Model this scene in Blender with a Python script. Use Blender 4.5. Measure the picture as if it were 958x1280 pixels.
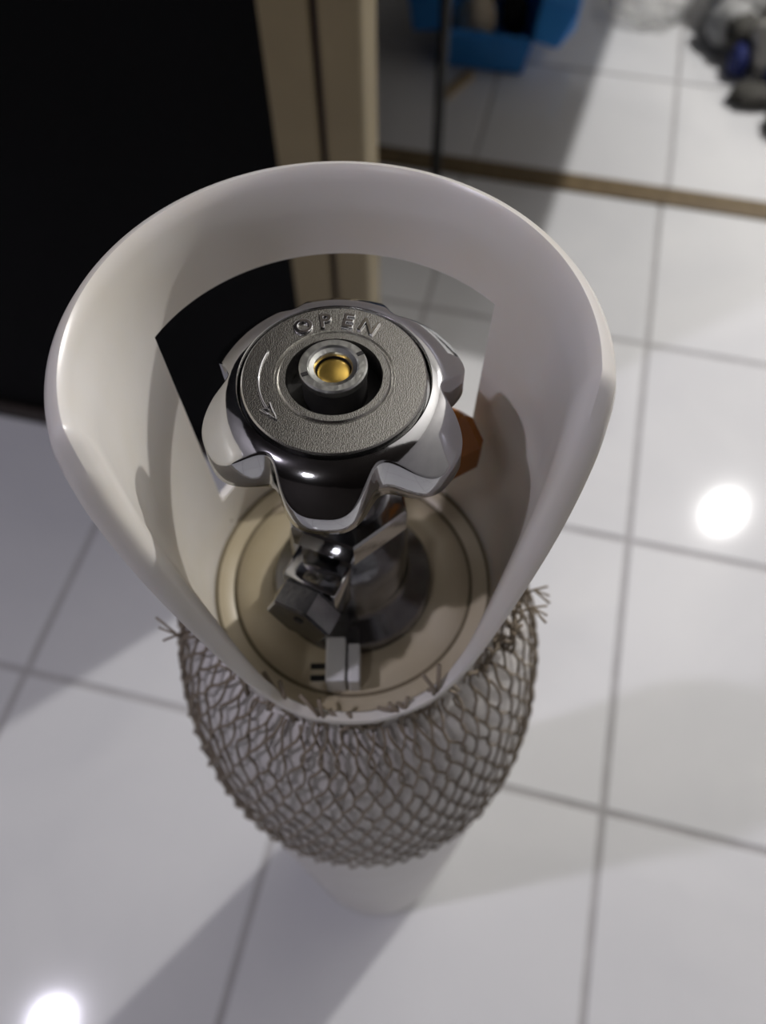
import bpy, bmesh, math, random
from math import sin, cos, pi, radians as rad
from mathutils import Vector, Matrix
random.seed(7)
S = bpy.context.scene
for o in list(bpy.data.objects): bpy.data.objects.remove(o)
COL = S.collection

# ------------------------------------------------------------------ camera
PITCH, ROLL, FPX, CAMZ = 1.054, 0.0118, 973.7, 1.05
cd = bpy.data.cameras.new('camera'); cam = bpy.data.objects.new('camera', cd); COL.objects.link(cam)
cd.sensor_fit = 'VERTICAL'; cd.sensor_height = 36; cd.lens = FPX / 1280 * 36
cam.matrix_world = (Matrix.Translation((0, 0, CAMZ)) @ Matrix.Rotation(pi / 2 - PITCH, 4, 'X') @ Matrix.Rotation(-ROLL, 4, 'Z'))
cd.clip_start = 0.01
cd.dof.use_dof = True; cd.dof.focus_distance = 0.188; cd.dof.aperture_fstop = 9
S.camera = cam
# ------------------------------------------------------------------ world, lamps, exposure
w = bpy.data.worlds.new('world'); S.world = w; w.use_nodes = True
w.node_tree.nodes['Background'].inputs[0].default_value = (.9, .95, 1, 1)
w.node_tree.nodes['Background'].inputs[1].default_value = .05
def lamp(name, loc, power, col, radius):
    l = bpy.data.lights.new(name, 'POINT'); l.energy = power; l.color = col; l.shadow_soft_size = radius
    o = bpy.data.objects.new(name, l); COL.objects.link(o); o.location = loc; return o
lamp('ceiling_lamp_side', (-1.58, -.25, 3.30), 80, (.87, .84, 1), .045)
lamp('fill_lamp_rear', (-.87, -1.24, 3.20), 18, (.93, .92, 1), .12)  # added fill for the front of cylinder and net, no known fixture
lamp('ceiling_lamp_far', (1.63, 1.825, 2.20), 124, (1, .98, .96), .034)
S.view_settings.view_transform = 'Standard'; S.view_settings.look = 'None'
S.view_settings.gamma = 1; S.view_settings.use_curve_mapping = False
S.view_settings.exposure = .2

# ------------------------------------------------------------------ helpers
YAW = .2458
OU, OV, T = .2283, .616, .399
RZ = -YAW
def g(u, v, z=0): return Vector((u * cos(YAW) + v * sin(YAW), -u * sin(YAW) + v * cos(YAW), z))
def inv(x, y): return (x * cos(YAW) - y * sin(YAW), x * sin(YAW) + y * cos(YAW))

def mat(name, col, rough=.5, metal=0, noise=0, scale=8, col2=None, bump=0, bscale=60, trans=0, spec=.5, coat=0, sss=0, detail=3, alpha=1, ior=1.45):
    m = bpy.data.materials.new(name); m.use_nodes = True; nt = m.node_tree; b = nt.nodes['Principled BSDF']
    b.inputs['Base Color'].default_value = (*col, 1); b.inputs['Roughness'].default_value = rough
    b.inputs['Metallic'].default_value = metal; b.inputs['Specular IOR Level'].default_value = spec
    b.inputs['Transmission Weight'].default_value = trans; b.inputs['Coat Weight'].default_value = coat
    b.inputs['IOR'].default_value = ior; b.inputs['Alpha'].default_value = alpha
    if sss:
        b.inputs['Subsurface Weight'].default_value = sss; b.inputs['Subsurface Scale'].default_value = .004
        b.inputs['Subsurface Radius'].default_value = (1, .75, .5)
    tc = nt.nodes.new('ShaderNodeTexCoord')
    if noise:
        n = nt.nodes.new('ShaderNodeTexNoise'); n.inputs['Scale'].default_value = scale; n.inputs['Detail'].default_value = detail
        nt.links.new(tc.outputs['Object'], n.inputs['Vector'])
        r = nt.nodes.new('ShaderNodeValToRGB'); r.color_ramp.elements[0].position = .5 - .5 * noise; r.color_ramp.elements[1].position = .5 + .5 * noise
        r.color_ramp.elements[0].color = (*col, 1); r.color_ramp.elements[1].color = (*(col2 or col), 1)
        nt.links.new(n.outputs['Fac'], r.inputs['Fac']); nt.links.new(r.outputs['Color'], b.inputs['Base Color'])
    if bump:
        n2 = nt.nodes.new('ShaderNodeTexNoise'); n2.inputs['Scale'].default_value = bscale; n2.inputs['Detail'].default_value = 2
        nt.links.new(tc.outputs['Object'], n2.inputs['Vector'])
        bp = nt.nodes.new('ShaderNodeBump'); bp.inputs['Strength'].default_value = bump; bp.inputs['Distance'].default_value = .001
        nt.links.new(n2.outputs['Fac'], bp.inputs['Height']); nt.links.new(bp.outputs['Normal'], b.inputs['Normal'])
    return m

def obj(name, data, m=None, parent=None, smooth=True, loc=None, rz=0):
    if isinstance(data, bmesh.types.BMesh):
        me = bpy.data.meshes.new(name); bmesh.ops.recalc_face_normals(data, faces=data.faces[:]); data.to_mesh(me); data.free()
    elif isinstance(data, tuple):
        me = bpy.data.meshes.new(name); me.from_pydata(data[0], [], data[1]); me.update()
        bm = bmesh.new(); bm.from_mesh(me); bmesh.ops.recalc_face_normals(bm, faces=bm.faces[:]); bm.to_mesh(me); bm.free()
    else: me = data
    if m and not len(me.materials): me.materials.append(m)
    if smooth is True: me.shade_smooth()
    elif smooth:
        me.shade_smooth()
        bm = bmesh.new(); bm.from_mesh(me)
        for e in bm.edges:
            if len(e.link_faces) == 2 and e.calc_face_angle(0) > smooth: e.smooth = False
        bm.to_mesh(me); bm.free()
    o = bpy.data.objects.new(name, me); COL.objects.link(o)
    if loc is not None: o.location = loc
    o.rotation_euler.z = rz
    if parent: o.parent = parent
    return o
def empty(name, loc=(0, 0, 0), rz=0):
    o = bpy.data.objects.new(name, None); COL.objects.link(o); o.location = loc; o.rotation_euler.z = rz; o.empty_display_size = .05; return o
def tag(o, label, cat, group=None):
    o['label'] = label; o['category'] = cat
    if group: o['group'] = group
    return o
def struct(o, label=None):
    o['kind'] = 'structure'
    if label: o['label'] = label
    return o

def box(bm, x0, x1, y0, y1, z0, z1, bev=0, seg=2):
    r = bmesh.ops.create_cube(bm, size=1)
    for v in r['verts']: v.co = Vector(((x0 + x1) / 2 + v.co.x * (x1 - x0), (y0 + y1) / 2 + v.co.y * (y1 - y0), (z0 + z1) / 2 + v.co.z * (z1 - z0)))
    if bev:
        es = list({e for v in r['verts'] for e in v.link_edges})
        bmesh.ops.bevel(bm, geom=es, offset=bev, segments=seg, profile=.5, affect='EDGES')
    return bm
def boxm(*a, **k):
    bm = bmesh.new(); box(bm, *a, **k); return bm
def lathe(prof, n=96, c=(0, 0), closed=False):
    """prof: list of (r, z); r==0 ends are poles."""
    V, F = [], []; rows = []
    for r, z in prof:
        if r < 1e-6: V.append((c[0], c[1], z)); rows.append([len(V) - 1] * n)
        else:
            b = len(V); V += [(c[0] + r * sin(2 * pi * i / n), c[1] + r * cos(2 * pi * i / n), z) for i in range(n)]; rows.append([b + i for i in range(n)])
    L = len(rows)
    for k in range(L if closed else L - 1):
        a, b = rows[k], rows[(k + 1) % L]
        for i in range(n):
            j = (i + 1) % n; f = []
            for q in (a[i], a[j], b[j], b[i]):
                if q not in f: f.append(q)
            if len(f) > 2: F.append(tuple(f))
    return V, F
def prism(n, r, length, phase=0, cham=0):
    """n-gon prism along local +X from 0 to length, chamfered both ends"""
    rings = [(0, r - cham), (cham, r), (length - cham, r), (length, r - cham)] if cham else [(0, r), (length, r)]
    V, F = [], []
    for x, q in rings: V += [(x, q * cos(phase + 2 * pi * i / n), q * sin(phase + 2 * pi * i / n)) for i in range(n)]
    for k in range(len(rings) - 1):
        for i in range(n):
            j = (i + 1) % n; F.append((k * n + i, k * n + j, (k + 1) * n + j, (k + 1) * n + i))
    F.append(tuple(range(n))); F.append(tuple((len(rings) - 1) * n + i for i in range(n)))
    return V, F
def tube(V, F, pts, r, n=5, caps=True):
    pts = [Vector(p) for p in pts]; b0 = len(V)
    for k, p in enumerate(pts):
        t = (pts[min(k + 1, len(pts) - 1)] - pts[max(k - 1, 0)]).normalized()
        a = t.orthogonal().normalized() if k == 0 else (a - t * a.dot(t)).normalized()
        b = t.cross(a); rr = r[k] if isinstance(r, list) else r
        V += [tuple(p + rr * (cos(2 * pi * i / n) * a + sin(2 * pi * i / n) * b)) for i in range(n)]
    for k in range(len(pts) - 1):
        for i in range(n):
            j = (i + 1) % n; F.append((b0 + k * n + i, b0 + k * n + j, b0 + (k + 1) * n + j, b0 + (k + 1) * n + i))
    if caps:
        F.append(tuple(b0 + i for i in range(n))[::-1]); F.append(tuple(b0 + (len(pts) - 1) * n + i for i in range(n)))
def xform(d, Mx): return [tuple(Mx @ Vector(v)) for v in d[0]], d[1]
def lerp_tab(tab, x):
    for (x0, y0), (x1, y1) in zip(tab, tab[1:]):
        if x <= x1: return y0 + (y1 - y0) * max(0, (x - x0)) / (x1 - x0)
    return tab[-1][1]

# ------------------------------------------------------------------ materials
M_wall = mat('painted_plaster', (.30, .29, .27), .8, noise=.4, scale=3, col2=(.26, .25, .235))
M_wallw = mat('white_plaster', (.40, .39, .375), .8, noise=.4, scale=3, col2=(.36, .35, .34))
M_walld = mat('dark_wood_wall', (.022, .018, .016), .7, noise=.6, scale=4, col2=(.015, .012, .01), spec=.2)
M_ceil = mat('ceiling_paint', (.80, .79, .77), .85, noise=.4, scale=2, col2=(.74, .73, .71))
M_grout = mat('grey_grout', (.50, .49, .49), .8, noise=.5, scale=30, col2=(.40, .39, .39))
M_black = mat('black_laminate', (.004, .004, .0045), .6, noise=.4, scale=4, col2=(.003, .003, .003), spec=.08)
M_brown = mat('brown_rail', (.045, .032, .025), .6, noise=.5, scale=20, col2=(.03, .022, .018))
M_cream = mat('cream_painted_wood', (.225, .178, .095), .5, noise=.5, scale=14, col2=(.19, .15, .08), bump=.05)
M_maroon = mat('maroon_seal', (.022, .006, .012), .6, noise=.4, scale=10, col2=(.015, .005, .01))
M_strip = mat('brown_threshold', (.20, .145, .075), .45, noise=.6, scale=45, col2=(.12, .085, .045), detail=5)
def tile_mat():
    m = mat('white_marbled_tile', (.78, .78, .78), .07, noise=.75, scale=3.2, col2=(.67, .675, .69), detail=6)
    nt = m.node_tree; n = [x for x in nt.nodes if x.bl_idname == 'ShaderNodeTexNoise'][0]; n.inputs['Distortion'].default_value = 1.2
    tc = [x for x in nt.nodes if x.bl_idname == 'ShaderNodeTexCoord'][0]; oi = nt.nodes.new('ShaderNodeObjectInfo')
    add = nt.nodes.new('ShaderNodeVectorMath'); add.operation = 'ADD'; ml = nt.nodes.new('ShaderNodeMath'); ml.operation = 'MULTIPLY'; ml.inputs[1].default_value = 37
    nt.links.new(oi.outputs['Random'], ml.inputs[0]); nt.links.new(tc.outputs['Object'], add.inputs[0]); nt.links.new(ml.outputs[0], add.inputs[1]); nt.links.new(add.outputs[0], n.inputs['Vector'])
    return m
M_tile = tile_mat()
M_guard = mat('aged_white_plastic', (.77, .75, .74), .27, noise=.7, scale=24, col2=(.70, .655, .565), spec=.45, bump=.03, bscale=220, sss=.12)
M_base = mat('bounce_tinted_plastic', (.60, .53, .40), .4, noise=.6, scale=45, col2=(.47, .39, .25), detail=6, bump=.05, bscale=120)  # stained plastic; its yellow also stands in for warm bounce inside the collar
M_groove = mat('grimy_groove', (.13, .105, .06), .7, noise=.6, scale=60, col2=(.22, .18, .12))
M_chrome = mat('chrome_plating', (.55, .55, .56), .08, 1, noise=.5, scale=50, col2=(.48, .48, .49), bump=.02, bscale=300)
M_cast = mat('cast_chrome_face', (.58, .57, .53), .19, 1, noise=.6, scale=1500, col2=(.38, .37, .35), bump=.14, bscale=3800)
M_dchrome = mat('worn_chrome', (.28, .28, .29), .2, 1, noise=.5, scale=120, col2=(.17, .17, .18), bump=.08, bscale=240)
M_nut = mat('zinc_nut', (.62, .63, .60), .3, 1, noise=.5, scale=400, col2=(.5, .5, .48), bump=.1, bscale=600)
M_brass = mat('brass_pin', (.66, .44, .10), .28, .9, noise=.5, scale=300, col2=(.50, .34, .08))
M_dark = mat('dark_recess', (.012, .011, .011), .7, noise=.5, scale=200, col2=(.02, .018, .016))
M_orange = mat('orange_plastic', (.40, .135, .01), .32, noise=.5, scale=60, col2=(.30, .095, .008), sss=.1)
M_tank = mat('white_enamel', (.80, .78, .77), .35, noise=.6, scale=14, col2=(.72, .68, .64), bump=.03, bscale=90)
M_net = mat('tan_nylon', (.31, .255, .19), .6, noise=.6, scale=60, col2=(.21, .17, .125))
M_white = mat('white_nylon', (.74, .73, .71), .4, noise=.4, scale=80, col2=(.68, .67, .65))
M_blue = mat('blue_plastic', (.05, .30, .78), .38, noise=.4, scale=12, col2=(.045, .26, .70))
M_ivory = mat('ivory_cloth', (.62, .54, .42), .8, noise=.6, scale=30, col2=(.45, .38, .28), bump=.3)
M_soot = mat('black_cloth', (.012, .012, .013), .8, noise=.5, scale=30, col2=(.03, .03, .03), bump=.3)
M_grey = mat('grey_cloth', (.46, .46, .46), .8, noise=.7, scale=22, col2=(.24, .24, .23), bump=.4)
M_pale = mat('pale_cloth', (.58, .56, .52), .8, noise=.6, scale=22, col2=(.44, .42, .39), bump=.3)
M_navy = mat('navy_cloth', (.012, .022, .12), .7, noise=.5, scale=30, col2=(.02, .03, .16), bump=.2)
M_char = mat('charcoal_cloth', (.05, .048, .042), .8, noise=.6, scale=30, col2=(.09, .085, .075), bump=.3)
M_film = mat('clear_film', (.80, .80, .79), .25, noise=.4, scale=10, col2=(.7, .7, .68), trans=.55, alpha=.45, ior=1.2)
M_wood = mat('tan_wood', (.42, .33, .20), .6, noise=.6, scale=40, col2=(.32, .24, .14))

# ------------------------------------------------------------------ room shell
U0, U1, V0, V1, ZC = -2.6, 2.2, -2.6, 3.8, 3.4
floor = struct(obj('floor', boxm(U0, U1, V0, V1, -.06, -.0022), M_grout, smooth=False, rz=RZ), 'grey grout bed of the white tiled floor')
def tile_mesh():
    gp, th, ch = .0042, .008, .0012; a, b = gp, T - gp
    V = [(a, a, -th), (b, a, -th), (b, b, -th), (a, b, -th), (a, a, -ch), (b, a, -ch), (b, b, -ch), (a, b, -ch),
         (a + ch, a + ch, 0), (b - ch, a + ch, 0), (b - ch, b - ch, 0), (a + ch, b - ch, 0)]
    F = [(8, 9, 10, 11)] + [(i, (i + 1) % 4, 4 + (i + 1) % 4, 4 + i) for i in range(4)] + [(4 + i, 4 + (i + 1) % 4, 8 + (i + 1) % 4, 8 + i) for i in range(4)]
    me = bpy.data.meshes.new('tile'); me.from_pydata(V, [], F); me.materials.append(M_tile); return me
TM = tile_mesh()
for i in range(-7, 5):
    for j in range(-8, 8):
        u, v = OU + i * T, OV + j * T
        if u < U0 or u + T > U1 or v < V0 or v + T > V1: continue
        if j >= 2: u += .012
        o = bpy.data.objects.new('tile', TM); COL.objects.link(o); o.parent = floor; o.location = (u, v, random.uniform(-.0003, .0003))
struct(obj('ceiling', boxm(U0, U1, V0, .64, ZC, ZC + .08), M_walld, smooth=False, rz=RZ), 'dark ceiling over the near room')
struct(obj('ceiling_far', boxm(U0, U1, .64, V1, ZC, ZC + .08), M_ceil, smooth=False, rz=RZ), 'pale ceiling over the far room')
struct(obj('wall_left', boxm(U0 - .1, U0, V0 - .1, V1 + .1, -.06, ZC + .08), M_wall, smooth=False, rz=RZ), 'plain wall on the left')
struct(obj('wall_right', boxm(U1, U1 + .1, V0 - .1, V1 + .1, -.06, ZC + .08), M_wallw, smooth=False, rz=RZ), 'plain wall on the right')
struct(obj('wall_back', boxm(U0, U1, V1, V1 + .1, -.06, ZC + .08), M_wallw, smooth=False, rz=RZ), 'plain wall at the far end')
struct(obj('wall_front', boxm(U0, U1, V0 - .1, V0, -.06, ZC + .08), M_walld, smooth=False, rz=RZ), 'plain wall behind the viewer')

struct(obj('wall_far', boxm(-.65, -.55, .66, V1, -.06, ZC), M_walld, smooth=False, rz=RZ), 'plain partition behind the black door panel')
# black door leaf, cream jamb, threshold strip
VD = .61
pu, _ = inv(-.012, .632)                       # right front edge of the jamb
JW = .086
d1 = empty('door_1', g(0, 0, 0), RZ); struct(d1, 'tall matt black door panel with a brown bottom rail')
obj('door_panel', boxm(U0, pu - JW, VD + .012, VD + .05, .004, ZC, bev=.002), M_black, d1, smooth=False)
obj('bottom_rail', boxm(U0, pu - JW, VD, VD + .012, .002, .03, bev=.003), M_brown, d1, smooth=False)
t1 = empty('trim_1', g(0, 0, 0), RZ); struct(t1, 'cream door jamb of two boards with a dark maroon gap')
gw = .0055
obj('jamb_board', boxm(pu - JW, pu - JW + .043, VD - .002, VD + .05, .001, ZC, bev=.002), M_cream, t1, smooth=False)
obj('jamb_gap', boxm(pu - JW + .043, pu - JW + .043 + gw, VD + .006, VD + .05, .001, ZC), M_maroon, t1, smooth=False)
obj('jamb_board', boxm(pu - JW + .043 + gw, pu, VD - .002, VD + .052, .001, ZC, bev=.007, seg=4), M_cream, t1, smooth=.6)
struct(obj('trim_2', boxm(pu - .2, U1, 1.415 - .026, 1.415 + .026, -.003, .006, bev=.003), M_strip, smooth=False, rz=RZ), 'brown threshold strip laid across the tiles')

# ------------------------------------------------------------------ gas cylinder
AX, AY = -.0114, .1214
cyl = empty('gas_cylinder', (AX, AY, 0))
tag(cyl, 'white gas cylinder with chrome handwheel valve inside an open white plastic guard', 'gas cylinder')
def pol(r, th, z): return (r * sin(rad(th)), r * cos(rad(th)), z)

SHQ = [0, .2, .4, .6, .72, .8, .87, .92, .96, .985]                # shoulder of the tank, quarter ellipse
tank_prof = [(0, .008), (.05, .006), (.062, .0), (.070, .001), (.0775, .008), (.0812, .02), (.0820, .05), (.0820, .30), (.0820, .58)] + \
            [(.0485 + .0335 * math.sqrt(1 - q * q), .634 + .149 * q) for q in SHQ] + [(.0515, .7815), (.030, .782), (0, .782)]
obj('tank', lathe(tank_prof, 128), M_tank, cyl)

# --- guard
Z0, HT = .776, .9165
WL, WR, WB, WT = -64.6, 51.5, .806, .8915
CEN = -6.5
HTAB = [(0, HT), (107, HT), (109, .9150), (114, .908), (120, .897), (126, .885), (132, .868), (138, .842), (143, .818), (149, .803), (156, .798), (180, .796)]
def guard_mesh():
    ths = sorted(set([WL, WR] + [CEN + k * 1.5 for k in range(-120, 120)] ))
    ths = [t for t in ths if not any(t != w and abs(t - w) < .6 for w in (WL, WR))]
    V, cols = [], []
    fa = (WB - Z0) / (HT - .022 - Z0); fb = (WT - Z0) / (HT - .022 - Z0)
    rin = .0556
    for t in ths:
        ph = abs(t - CEN); h = lerp_tab(HTAB, ph)
        k = min(1, (h - Z0) / .05); s = max(.12, min(1, (h - .79) / .115)) ; s = s ** .8
        rin = .0556 - .0048 * (1 - (h - Z0) / (HT - Z0))
        top = h - .022 * k; zz = [Z0 + (top - Z0) * q for q in (0, fa * .5, fa, .5 * (fa + fb), fb)]
        prof = [(rin - .0048 * (h - z) / .14, z) for z in zz]                  # inner 0..4
        prof += [(rin + .0001, top + .004 * k), (rin + .0003 * s, h - .0122 * k), (rin + .0010 * s, h - .0085 * k), (rin + .0024 * s, h - .0036 * k), (rin + .0038 * s, h - .0011 * k),
                 (rin + .0004 + .0048 * s, h), (rin + .003 + .0044 * s, h - .0010 * k), (rin + .003 + .0060 * s, h - .0030 * k), (rin + .003 + .0068 * s, h - .0062 * k),
                 (rin + .003 + .0058 * s, h - .0098 * k), (rin + .003 + .002 * s, h - .0108 * k), (rin + .0032, h - .0128 * k)]
        prof += [(rin + .003 - .0048 * (h - z) / .14, z) for z in reversed(zz)]
        cols.append([len(V) + q for q in range(len(prof))]); V += [pol(r, t, z) for r, z in prof]
    F = []; n = len(cols); L = len(cols[0]); io = L - 1
    def inwin(a, q):
        t0 = ths[a]; 
        return WL - .01 <= t0 < WR - .01 and q in (2, 3, L - 5, L - 4)
    for a in range(n):
        b = (a + 1) % n
        for q in range(L):
            q2 = (q + 1) % L
            if inwin(a, q): continue
            F.append((cols[a][q], cols[b][q], cols[b][q2], cols[a][q2]))
    # window reveal
    aL, aR = ths.index(WL), ths.index(WR)
    for a in range(aL, aR):
        F.append((cols[a][2], cols[a + 1][2], cols[a + 1][L - 3], cols[a][L - 3]))
        F.append((cols[a][4], cols[a + 1][4], cols[a + 1][L - 5], cols[a][L - 5]))
    for a in (aL, aR):
        F.append((cols[a][2], cols[a][3], cols[a][L - 4], cols[a][L - 3])); F.append((cols[a][3], cols[a][4], cols[a][L - 5], cols[a][L - 4]))
    return V, F
guard = obj('valve_guard', guard_mesh(), M_guard, cyl, smooth=.7)
guard['label'] = 'white plastic collar with a rolled rim and a window at the back'
zb = .786
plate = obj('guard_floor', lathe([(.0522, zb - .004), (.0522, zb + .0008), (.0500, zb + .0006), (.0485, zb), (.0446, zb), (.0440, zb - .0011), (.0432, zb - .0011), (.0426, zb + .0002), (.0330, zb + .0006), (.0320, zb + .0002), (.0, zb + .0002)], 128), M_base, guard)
obj('groove', lathe([(.0442, zb - .0010), (.0430, zb - .0010), (.0430, zb - .0004), (.0442, zb - .0004)], 96, closed=True), M_groove, guard)

obj('grime_ring', lathe([(.0497, zb + .0004), (.0506, zb + .0004), (.0506, zb + .0012), (.0497, zb + .0012)], 96, closed=True), M_groove, guard)

# --- valve
valve = obj('valve', lathe([(0, .784), (.029, .784), (.029, .790), (.0275, .7925), (.0215, .796), (.0195, .800), (.0195, .822), (.0175, .828), (.0150, .832), (.0135, .838), (.0135, .862), (.0125, .866), (.0125, .884), (0, .884)], 64), M_dchrome, cyl, smooth=.6)
valve['label'] = 'chrome valve body under the handwheel'
def hexz(r, z0, z1, n=6, ph=0): return xform(prism(n, r, z1 - z0, ph, .0008), Matrix.Translation((0, 0, z0)) @ Matrix.Rotation(-pi / 2, 4, 'Y'))
obj('bonnet_nut', hexz(.0200, .8385, .8495, 6, rad(-52)), M_chrome, valve, smooth=.4)
def radial(d, th, r, z): return xform(d, Matrix.Translation(pol(r, th, z)) @ Matrix.Rotation(rad(90 - th), 4, 'Z'))
TO = -153
obj('outlet', radial(xform(lathe([(0, 0), (.0095, 0), (.0095, .020), (0, .020)], 32), Matrix.Rotation(pi / 2, 4, 'Y')), TO, .010, .819), M_dchrome, valve, smooth=.6)
ob = bmesh.new(); box(ob, 0, .013, -.0095, .0095, -.011, .010, bev=.0018, seg=2)
me = bpy.data.meshes.new('outlet_block'); ob.to_mesh(me); ob.free(); me.transform(Matrix.Translation(pol(.0135, TO, .823)) @ Matrix.Rotation(rad(90 - TO), 4, 'Z'))
obj('outlet_block', me, M_chrome, valve, smooth=.5)
obj('outlet_nut', radial(prism(6, .0115, .009, rad(8), .0008), TO, .0262, .822), M_dchrome, valve, smooth=.4)
obj('outlet_hole', radial(prism(16, .0016, .0006), TO - 2, .0349, .826), M_dark, valve, smooth=False)
# orange cap on the far-side outlet
cap = obj('side_cap', radial(prism(6, .0108, .0215, rad(30), .003), 60, .024, .847), M_orange, cyl, smooth=.4); cap['label'] = 'orange plastic cap on the side outlet'
obj('cap_neck', radial(prism(20, .0085, .016, 0, 0), 60, .011, .846), M_orange, cap, smooth=.5)
# white clip at the front of the collar floor
clip = boxm(-.0085, -.0018, -.0425, -.027, zb, zb + .0125, bev=.0007); 
clipo = obj('clip', clip, M_white, cyl, smooth=False); clipo['label'] = 'small white split clip below the outlet'
obj('clip_half', boxm(-.0011, .0030, -.0425, -.029, zb, zb + .0115, bev=.0007), M_white, clipo, smooth=False)
for k in range(2): obj('slot', boxm(-.0145, -.0092, -.0345 - .0042 * k, -.0325 - .0042 * k, zb, zb + .0009), M_dark, clipo, smooth=False)

# --- handwheel
def wheel_rim():
    N = 360; V, F, rows = [], [], []
    def ro(t):
        c = (1 + cos(rad(6 * (t - 185)))) / 2
        return .0346 - .0082 * (1 - c) ** 1.9
    def zt(r): return .9022 - .0088 * max(0, (r - .0233) / .0114) ** 1.7
    def ring(fn):
        rows.append([len(V) + i for i in range(N)])
        for i in range(N): t = 360 * i / N; r, z = fn(t); V.append(pol(r, t, z))
    zbot = .8862
    ring(lambda t: (.0150, .8990)); ring(lambda t: (.0232, .8990)); ring(lambda t: (.0234, .9018)); ring(lambda t: (.0238, .9022))
    for q in (.15, .35, .55, .75, .9): ring(lambda t: ((r := .0238 + (ro(t) - .0007 - .0238) * q), zt(r)))
    ring(lambda t: ((r := ro(t) - .0007), zt(r))); ring(lambda t: (ro(t) - .0002, zt(ro(t) - .0004) - .0002)); ring(lambda t: (ro(t), zt(ro(t) - .0004) - .0008))
    ring(lambda t: (ro(t) + .0002, zbot + .0008)); ring(lambda t: (ro(t) - .0003, zbot)); ring(lambda t: (ro(t) - .0022, zbot + .0002)); ring(lambda t: (ro(t) - .0036, zbot + .0035))
    ring(lambda t: (.0180, .8915)); ring(lambda t: (.0135, .8850)); ring(lambda t: (.0125, .8850))
    for a, b in zip(rows, rows[1:] + rows[:1]):
        for i in range(N): j = (i + 1) % N; F.append((a[i], a[j], b[j], b[i]))
    return V, F
wheel = obj('handwheel', wheel_rim(), M_chrome, cyl, smooth=.9); wheel['label'] = 'six-lobed chrome handwheel marked OPEN'
ZF = .9028
obj('face_plate', lathe([(.0115, .8955), (.0115, ZF - .0002), (.0118, ZF + .0003), (.0134, ZF + .0003), (.0137, ZF), (.0140, ZF - .0005), (.0145, ZF - .0005), (.0148, ZF), (.0222, ZF), (.0226, ZF - .0004), (.0226, ZF - .003)], 160), M_cast, wheel, smooth=.6)
obj('recess', lathe([(.0117, .8965), (.0080, .8965), (.0079, .9051), (.0043, .9051), (.0043, .8950), (.0117, .8950)], 64, closed=True), M_dark, wheel, smooth=.6)
nut = obj('centre_nut', lathe([(.0044, .9040), (.0044, .9058), (.0047, .9063), (.0058, .9066), (.0062, .9071), (.0078, .9071), (.0082, .9067), (.0082, .9050)], 96, closed=True), M_nut, wheel, smooth=.6)
for th in (62, -112):
    obj('nut_slot', xform((lambda b: ([tuple(v.co) for v in b.verts], [tuple(v.index for v in f.verts) for f in b.faces]))(boxm(.0064, .0080, -.0005, .0005, .9062, .90725)), Matrix.Rotation(rad(90 - th), 4, 'Z')), M_dark, wheel, smooth=False)
obj('spindle_pin', lathe([(0, .9052), (.0030, .9052), (.0040, .9047), (.0042, .9040), (.0042, .8960), (0, .8960)], 48), M_brass, wheel, smooth=.8)
def letter(ch, th):
    c = bpy.data.curves.new('letter', 'FONT'); c.body = ch; c.size = .0061; c.extrude = .00036; c.bevel_depth = .00013; c.bevel_resolution = 1; c.align_x = 'CENTER'; c.offset = .00009; c.resolution_u = 4
    t = bpy.data.objects.new('tmp', c); COL.objects.link(t); dg = bpy.context.evaluated_depsgraph_get(); me = bpy.data.meshes.new_from_object(t.evaluated_get(dg)); bpy.data.objects.remove(t)
    me.transform(Matrix.Translation(pol(.0158, th, ZF + .0001)) @ Matrix.Rotation(rad(-th), 4, 'Z'))
    obj('letter', me, M_chrome, wheel, smooth=.6)
for ch, th in zip('OPEN', (-27, -8.5, 10, 28)): letter(ch, th)
Va, Fa = [], []
tube(Va, Fa, [pol(.0183, t, ZF + .0002) for t in range(-64, -126, -3)], .00038, 6); tube(Va, Fa, [pol(.0183, -122, ZF + .0003), pol(.0170, -118, ZF + .0003), pol(.0183, -134, ZF + .0003), pol(.0198, -120, ZF + .0003), pol(.0183, -122, ZF + .0003)], .00034, 6)
obj('arrow', (Va, Fa), M_chrome, wheel)

# ------------------------------------------------------------------ net sleeve
NP = [(.0535, .7885)] + [(.05 + .0335 * math.sqrt(1 - q * q), .636 + .15 * q) for q in reversed(SHQ)] + [(.0837, .63)]
SL = [0]
for a, b in zip(NP, NP[1:]): SL.append(SL[-1] + math.hypot(b[0] - a[0], b[1] - a[1]))
def net_pt(s, th):
    for k in range(len(NP) - 1):
        if s <= SL[k + 1] or k == len(NP) - 2:
            q = (s - SL[k]) / (SL[k + 1] - SL[k]); r = NP[k][0] + (NP[k + 1][0] - NP[k][0]) * q; z = NP[k][1] + (NP[k + 1][1] - NP[k][1]) * q; break
    side = abs(sin(rad(th))) ** 2 * max(0, 1 - s / .055)
    r += .0008 * side; z += .003 * side
    return r, z
def net_mesh():
    V, F = [], []; NS = 124; per = .0255; TOT = SL[-1]
    for i in range(NS):
        th0 = 360 * i / NS; sg = 1 if i % 2 else -1; start = random.uniform(0, .006); pts = []
        ph1, ph2, ph3 = random.uniform(0, 6), random.uniform(0, 6), random.uniform(-.5, .5)
        s = start
        while s < TOT:
            x = s / per; tri = sin(2 * pi * x); tri = math.copysign(abs(tri) ** .8, tri)
            loose = max(0, 1 - s / .07)
            th = th0 + sg * (180 / NS) * 1.02 * tri + .5 * sin(s * 120 + ph1) * (.4 + loose * 1.8) + 4 * sin(rad(th0) * 3 + s * 40) * loose
            r, z = net_pt(s, th); r += .0005 * sin(s * 300 + ph2) + .0006 * sg * sin(2 * pi * x + 1.5)
            pts.append(pol(r + .0004, th, z)); s += per / 8
        tube(V, F, pts, .00062, 4)
    return V, F
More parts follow.
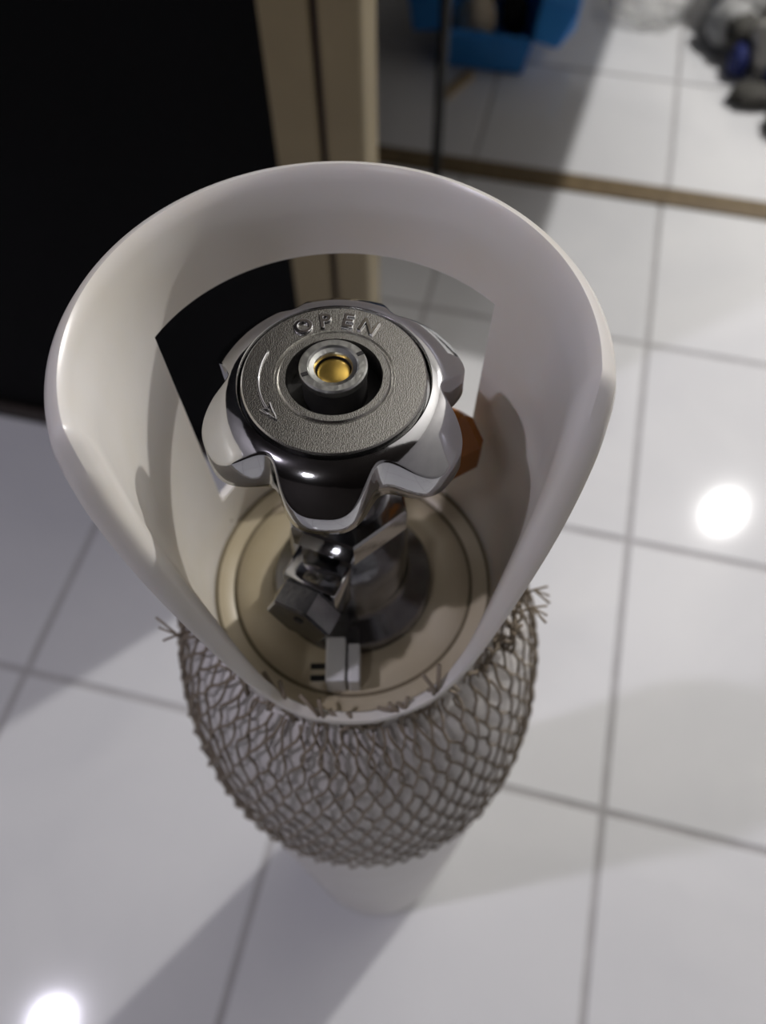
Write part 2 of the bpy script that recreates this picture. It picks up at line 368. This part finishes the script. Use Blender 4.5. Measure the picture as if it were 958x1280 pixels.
net = obj('protective_net', net_mesh(), M_net, loc=(AX, AY, 0)); tag(net, 'tan nylon mesh sleeve with frayed top stretched around the gas cylinder', 'net')
def frays():
    V, F = [], []
    for i in range(70):
        th = random.uniform(0, 360); r, z = net_pt(.002, th); L = random.uniform(.004, .013); d = random.uniform(-14, 14); up = random.uniform(.1, 1)
        pts = [pol(r + .001 + L * q * random.uniform(-.5, .25), th + d * q, z + L * q * up) for q in (0, .35, .7, 1)]
        tube(V, F, pts, .0005, 4)
    for th, r0, z0 in ((-110, .062, .795), (96, .064, .785), (104, .063, .79)):
        for d in (-7, 2, 9):
            tube(V, F, [pol(r0 - .004, th, z0 - .006), pol(r0 + .003, th - 2, z0), pol(r0 + .008, th + d * .4, z0 + .003 + d * .0002)], .0005, 4)
    for th, L, d in ((150, .016, -5), (163, .009, -4), (-172, .012, 3), (-160, .015, 6), (-150, .008, -5), (140, .008, 4), (176, .007, 5), (-141, .010, 3), (157, .008, 6)):
        for e in (0, 7):
            tube(V, F, [pol(.0565, th, .7885), pol(.0560 - L * .15, th + d * .5 + e * .3, .7885 + L * .8), pol(.0550 - L * .30, th + d + e, .7885 + L * 1.3)], .0008, 5)
    for i in range(46):
        th = random.uniform(72, 128); r = random.uniform(.056, .063); L = random.uniform(.006, .016); d = random.uniform(-8, 8)
        tube(V, F, [pol(r + .001 * sin(q * 7 + i), th + d * q + 1.5 * sin(q * 9 + i), .782 + L * q) for q in (0, .25, .5, .75, 1)], .0006, 4)
    return V, F
fr = obj('frayed_ends', frays(), M_net, net); fr['kind'] = 'stuff'

# ------------------------------------------------------------------ far-room things
def lump(name, m, parent, c, rx, ry, rz_, seed, amp=.25, sub=3, freq=2.2, tz=0):
    rs = random.Random(seed); ds = [Vector((rs.gauss(0, 1), rs.gauss(0, 1), rs.gauss(0, 1))).normalized() * freq * rs.uniform(.7, 2) for _ in range(9)]; phs = [rs.uniform(0, 6.28) for _ in range(9)]
    bm = bmesh.new(); bmesh.ops.create_icosphere(bm, subdivisions=sub, radius=1)
    for v in bm.verts:
        n = v.co.normalized(); f = sum(abs(sin(n.dot(d) * 1.6 + p)) for d, p in zip(ds, phs)) / 9 - .6
        q = n * (1 + amp * 2.4 * f); v.co = Vector((q.x * rx, q.y * ry, max(q.z * rz_, -rz_ * .8)))
    me = bpy.data.meshes.new(name); bm.to_mesh(me); bm.free(); me.transform(Matrix.Rotation(tz, 4, 'Z'))
    o = obj(name, me, m, parent, loc=c); return o

# blue bin
bin_ = empty('storage_bin', (.238, 1.755, 0), RZ); tag(bin_, 'blue plastic open-front storage bin standing on the tiles beyond the jamb', 'bin')
def panel(name, quad, th, m, parent):
    a, b, c, d = [Vector(q) for q in quad]; n = (b - a).cross(d - a).normalized() * th / 2
    V = [tuple(p + n) for p in (a, b, c, d)] + [tuple(p - n) for p in (a, b, c, d)]
    F = [(0, 1, 2, 3), (4, 5, 6, 7)] + [(i, (i + 1) % 4, 4 + (i + 1) % 4, 4 + i) for i in range(4)]
    bm = bmesh.new(); vs = [bm.verts.new(v) for v in V]; [bm.faces.new([vs[i] for i in f]) for f in F]
    bmesh.ops.recalc_face_normals(bm, faces=bm.faces[:]); bmesh.ops.bevel(bm, geom=bm.edges[:], offset=th * .3, segments=2, affect='EDGES')
    return obj(name, bm, m, parent, smooth=False)
bw, bd = .088, .36
panel('bin_base', [(-bw, 0, .004), (bw, 0, .004), (bw + .01, bd, .004), (-bw - .01, bd, .004)], .006, M_blue, bin_)
panel('front_wall', [(-bw, 0, .003), (bw, 0, .003), (bw + .012, -.012, .078), (-bw - .012, -.012, .078)], .006, M_blue, bin_)
panel('front_lip', [(-bw - .012, -.022, .080), (bw + .012, -.022, .080), (bw + .012, .000, .083), (-bw - .012, .000, .083)], .006, M_blue, bin_)
panel('back_wall', [(-bw - .01, bd, .003), (bw + .01, bd, .003), (bw + .03, bd + .01, .19), (-bw - .03, bd + .01, .19)], .006, M_blue, bin_)
for s in (-1, 1):
    panel('side_wall', [(s * bw, 0, .003), (s * (bw + .01), bd, .003), (s * (bw + .03), bd + .01, .19), (s * (bw + .020), .05, .13)], .006, M_blue, bin_)
    panel('side_wing', [(s * bw, 0, .003), (s * (bw + .020), .05, .13), (s * (bw + .016), -.012, .085), (s * bw, -.004, .03)], .005, M_blue, bin_)
    panel('side_rim', [(s * (bw + .016), -.012, .085), (s * (bw + .020), .05, .13), (s * (bw + .098), .05, .118), (s * (bw + .070), -.012, .075)], .006, M_blue, bin_)
    panel('side_rim', [(s * (bw + .020), .05, .13), (s * (bw + .03), bd + .01, .19), (s * (bw + .110), bd + .01, .178), (s * (bw + .098), .05, .118)], .006, M_blue, bin_)
    panel('skirt', [(s * (bw + .070), -.012, .075), (s * (bw + .098), .05, .118), (s * (bw + .110), bd, .178), (s * (bw + .10), .12, .05)], .005, M_blue, bin_)
def inbin(x, y, z): return Matrix.Rotation(RZ, 3, 'Z') @ Vector((x, y, z)) + Vector((.238, 1.755, 0))
tag(lump('cloth_wad', M_ivory, None, inbin(-.035, .09, .062), .045, .05, .045, 3, .3), 'crumpled ivory wad at the front of the blue bin', 'cloth')
tag(lump('cloth_wad', M_pale, None, inbin(-.04, .235, .075), .045, .055, .055, 5, .3), 'pale crumpled wad further back in the blue bin', 'cloth')
tag(lump('cloth_wad', M_soot, None, inbin(.045, .14, .062), .03, .06, .045, 8, .25), 'black crumpled cloth on the right inside the blue bin', 'cloth')
bm = boxm(-.012, .012, -.055, .055, 0, .012, bev=.002)
tag(obj('wood_offcut', bm, M_wood, loc=(.178, 1.69, .001), rz=rad(-38), smooth=False), 'short tan wooden offcut lying in front of the blue bin', 'wood piece')
tb = empty('shade_table', g(*inv(.112, 1.345), 0), RZ - rad(5)); tag(tb, 'unseen table added over the blue bin to shade the floor, on a thin black leg', 'table')
tu, tv = inv(.112, 1.345)
lg = obj('leg', lathe([(0, 0), (.012, 0), (.012, .004), (.0095, .010), (.0095, .60), (0, .60)], 20), mat('black_metal', (.008, .008, .009), .4, noise=.4, scale=40, col2=(.012, .011, .01)), tb, smooth=.6)
for lx, ly in ((-.49 - tu, 0), (-.49 - tu, 2.70 - tv), (0, 2.70 - tv)):
    c = lg.copy(); COL.objects.link(c); c.parent = tb; c.location = (lx, ly, 0)
obj('shade_tabletop', boxm(-.53 - tu, .305 - tu, 1.315 - tv, 2.75 - tv, .60, .628, bev=.004), M_walld, tb, smooth=False)  # top out of view, added to cast the shadow on the far floor

# clutter at the right edge
bag = tag(lump('plastic_bag', M_film, None, (.655, 1.985, .03), .10, .08, .035, 12, .42, 4, 3.5), 'crumpled clear plastic bag lying on the far tiles', 'bag')
bun = empty('cloth_bundle', (.865, 1.74, 0)); tag(bun, 'grey and white cloth bundle with navy patches beside the clear plastic bag', 'cloth bundle')
lump('grey_fold', M_grey, bun, (.03, .20, .07), .12, .13, .08, 21, .22, 4, 3)
lump('grey_fold', M_grey, bun, (-.05, .10, .05), .06, .06, .05, 22, .22, 3, 3)
lump('white_fold', M_pale, bun, (.03, -.03, .07), .075, .10, .07, 23, .25, 4, 2)
lump('navy_patch', M_navy, bun, (-.060, -.02, .035), .022, .032, .032, 24, .25, 3)
lump('navy_patch', M_navy, bun, (.0, -.10, .05), .03, .03, .03, 25, .25, 3)
lump('dark_fold', M_char, bun, (-.045, .045, .06), .04, .035, .035, 27, .4, 3, 3)
lump('dark_flap', M_char, bun, (-.03, -.12, .02), .065, .035, .022, 28, .4, 3, 3)
lump('dark_flap', M_char, bun, (.0, -.22, .02), .04, .05, .022, 29, .4, 3, 3)
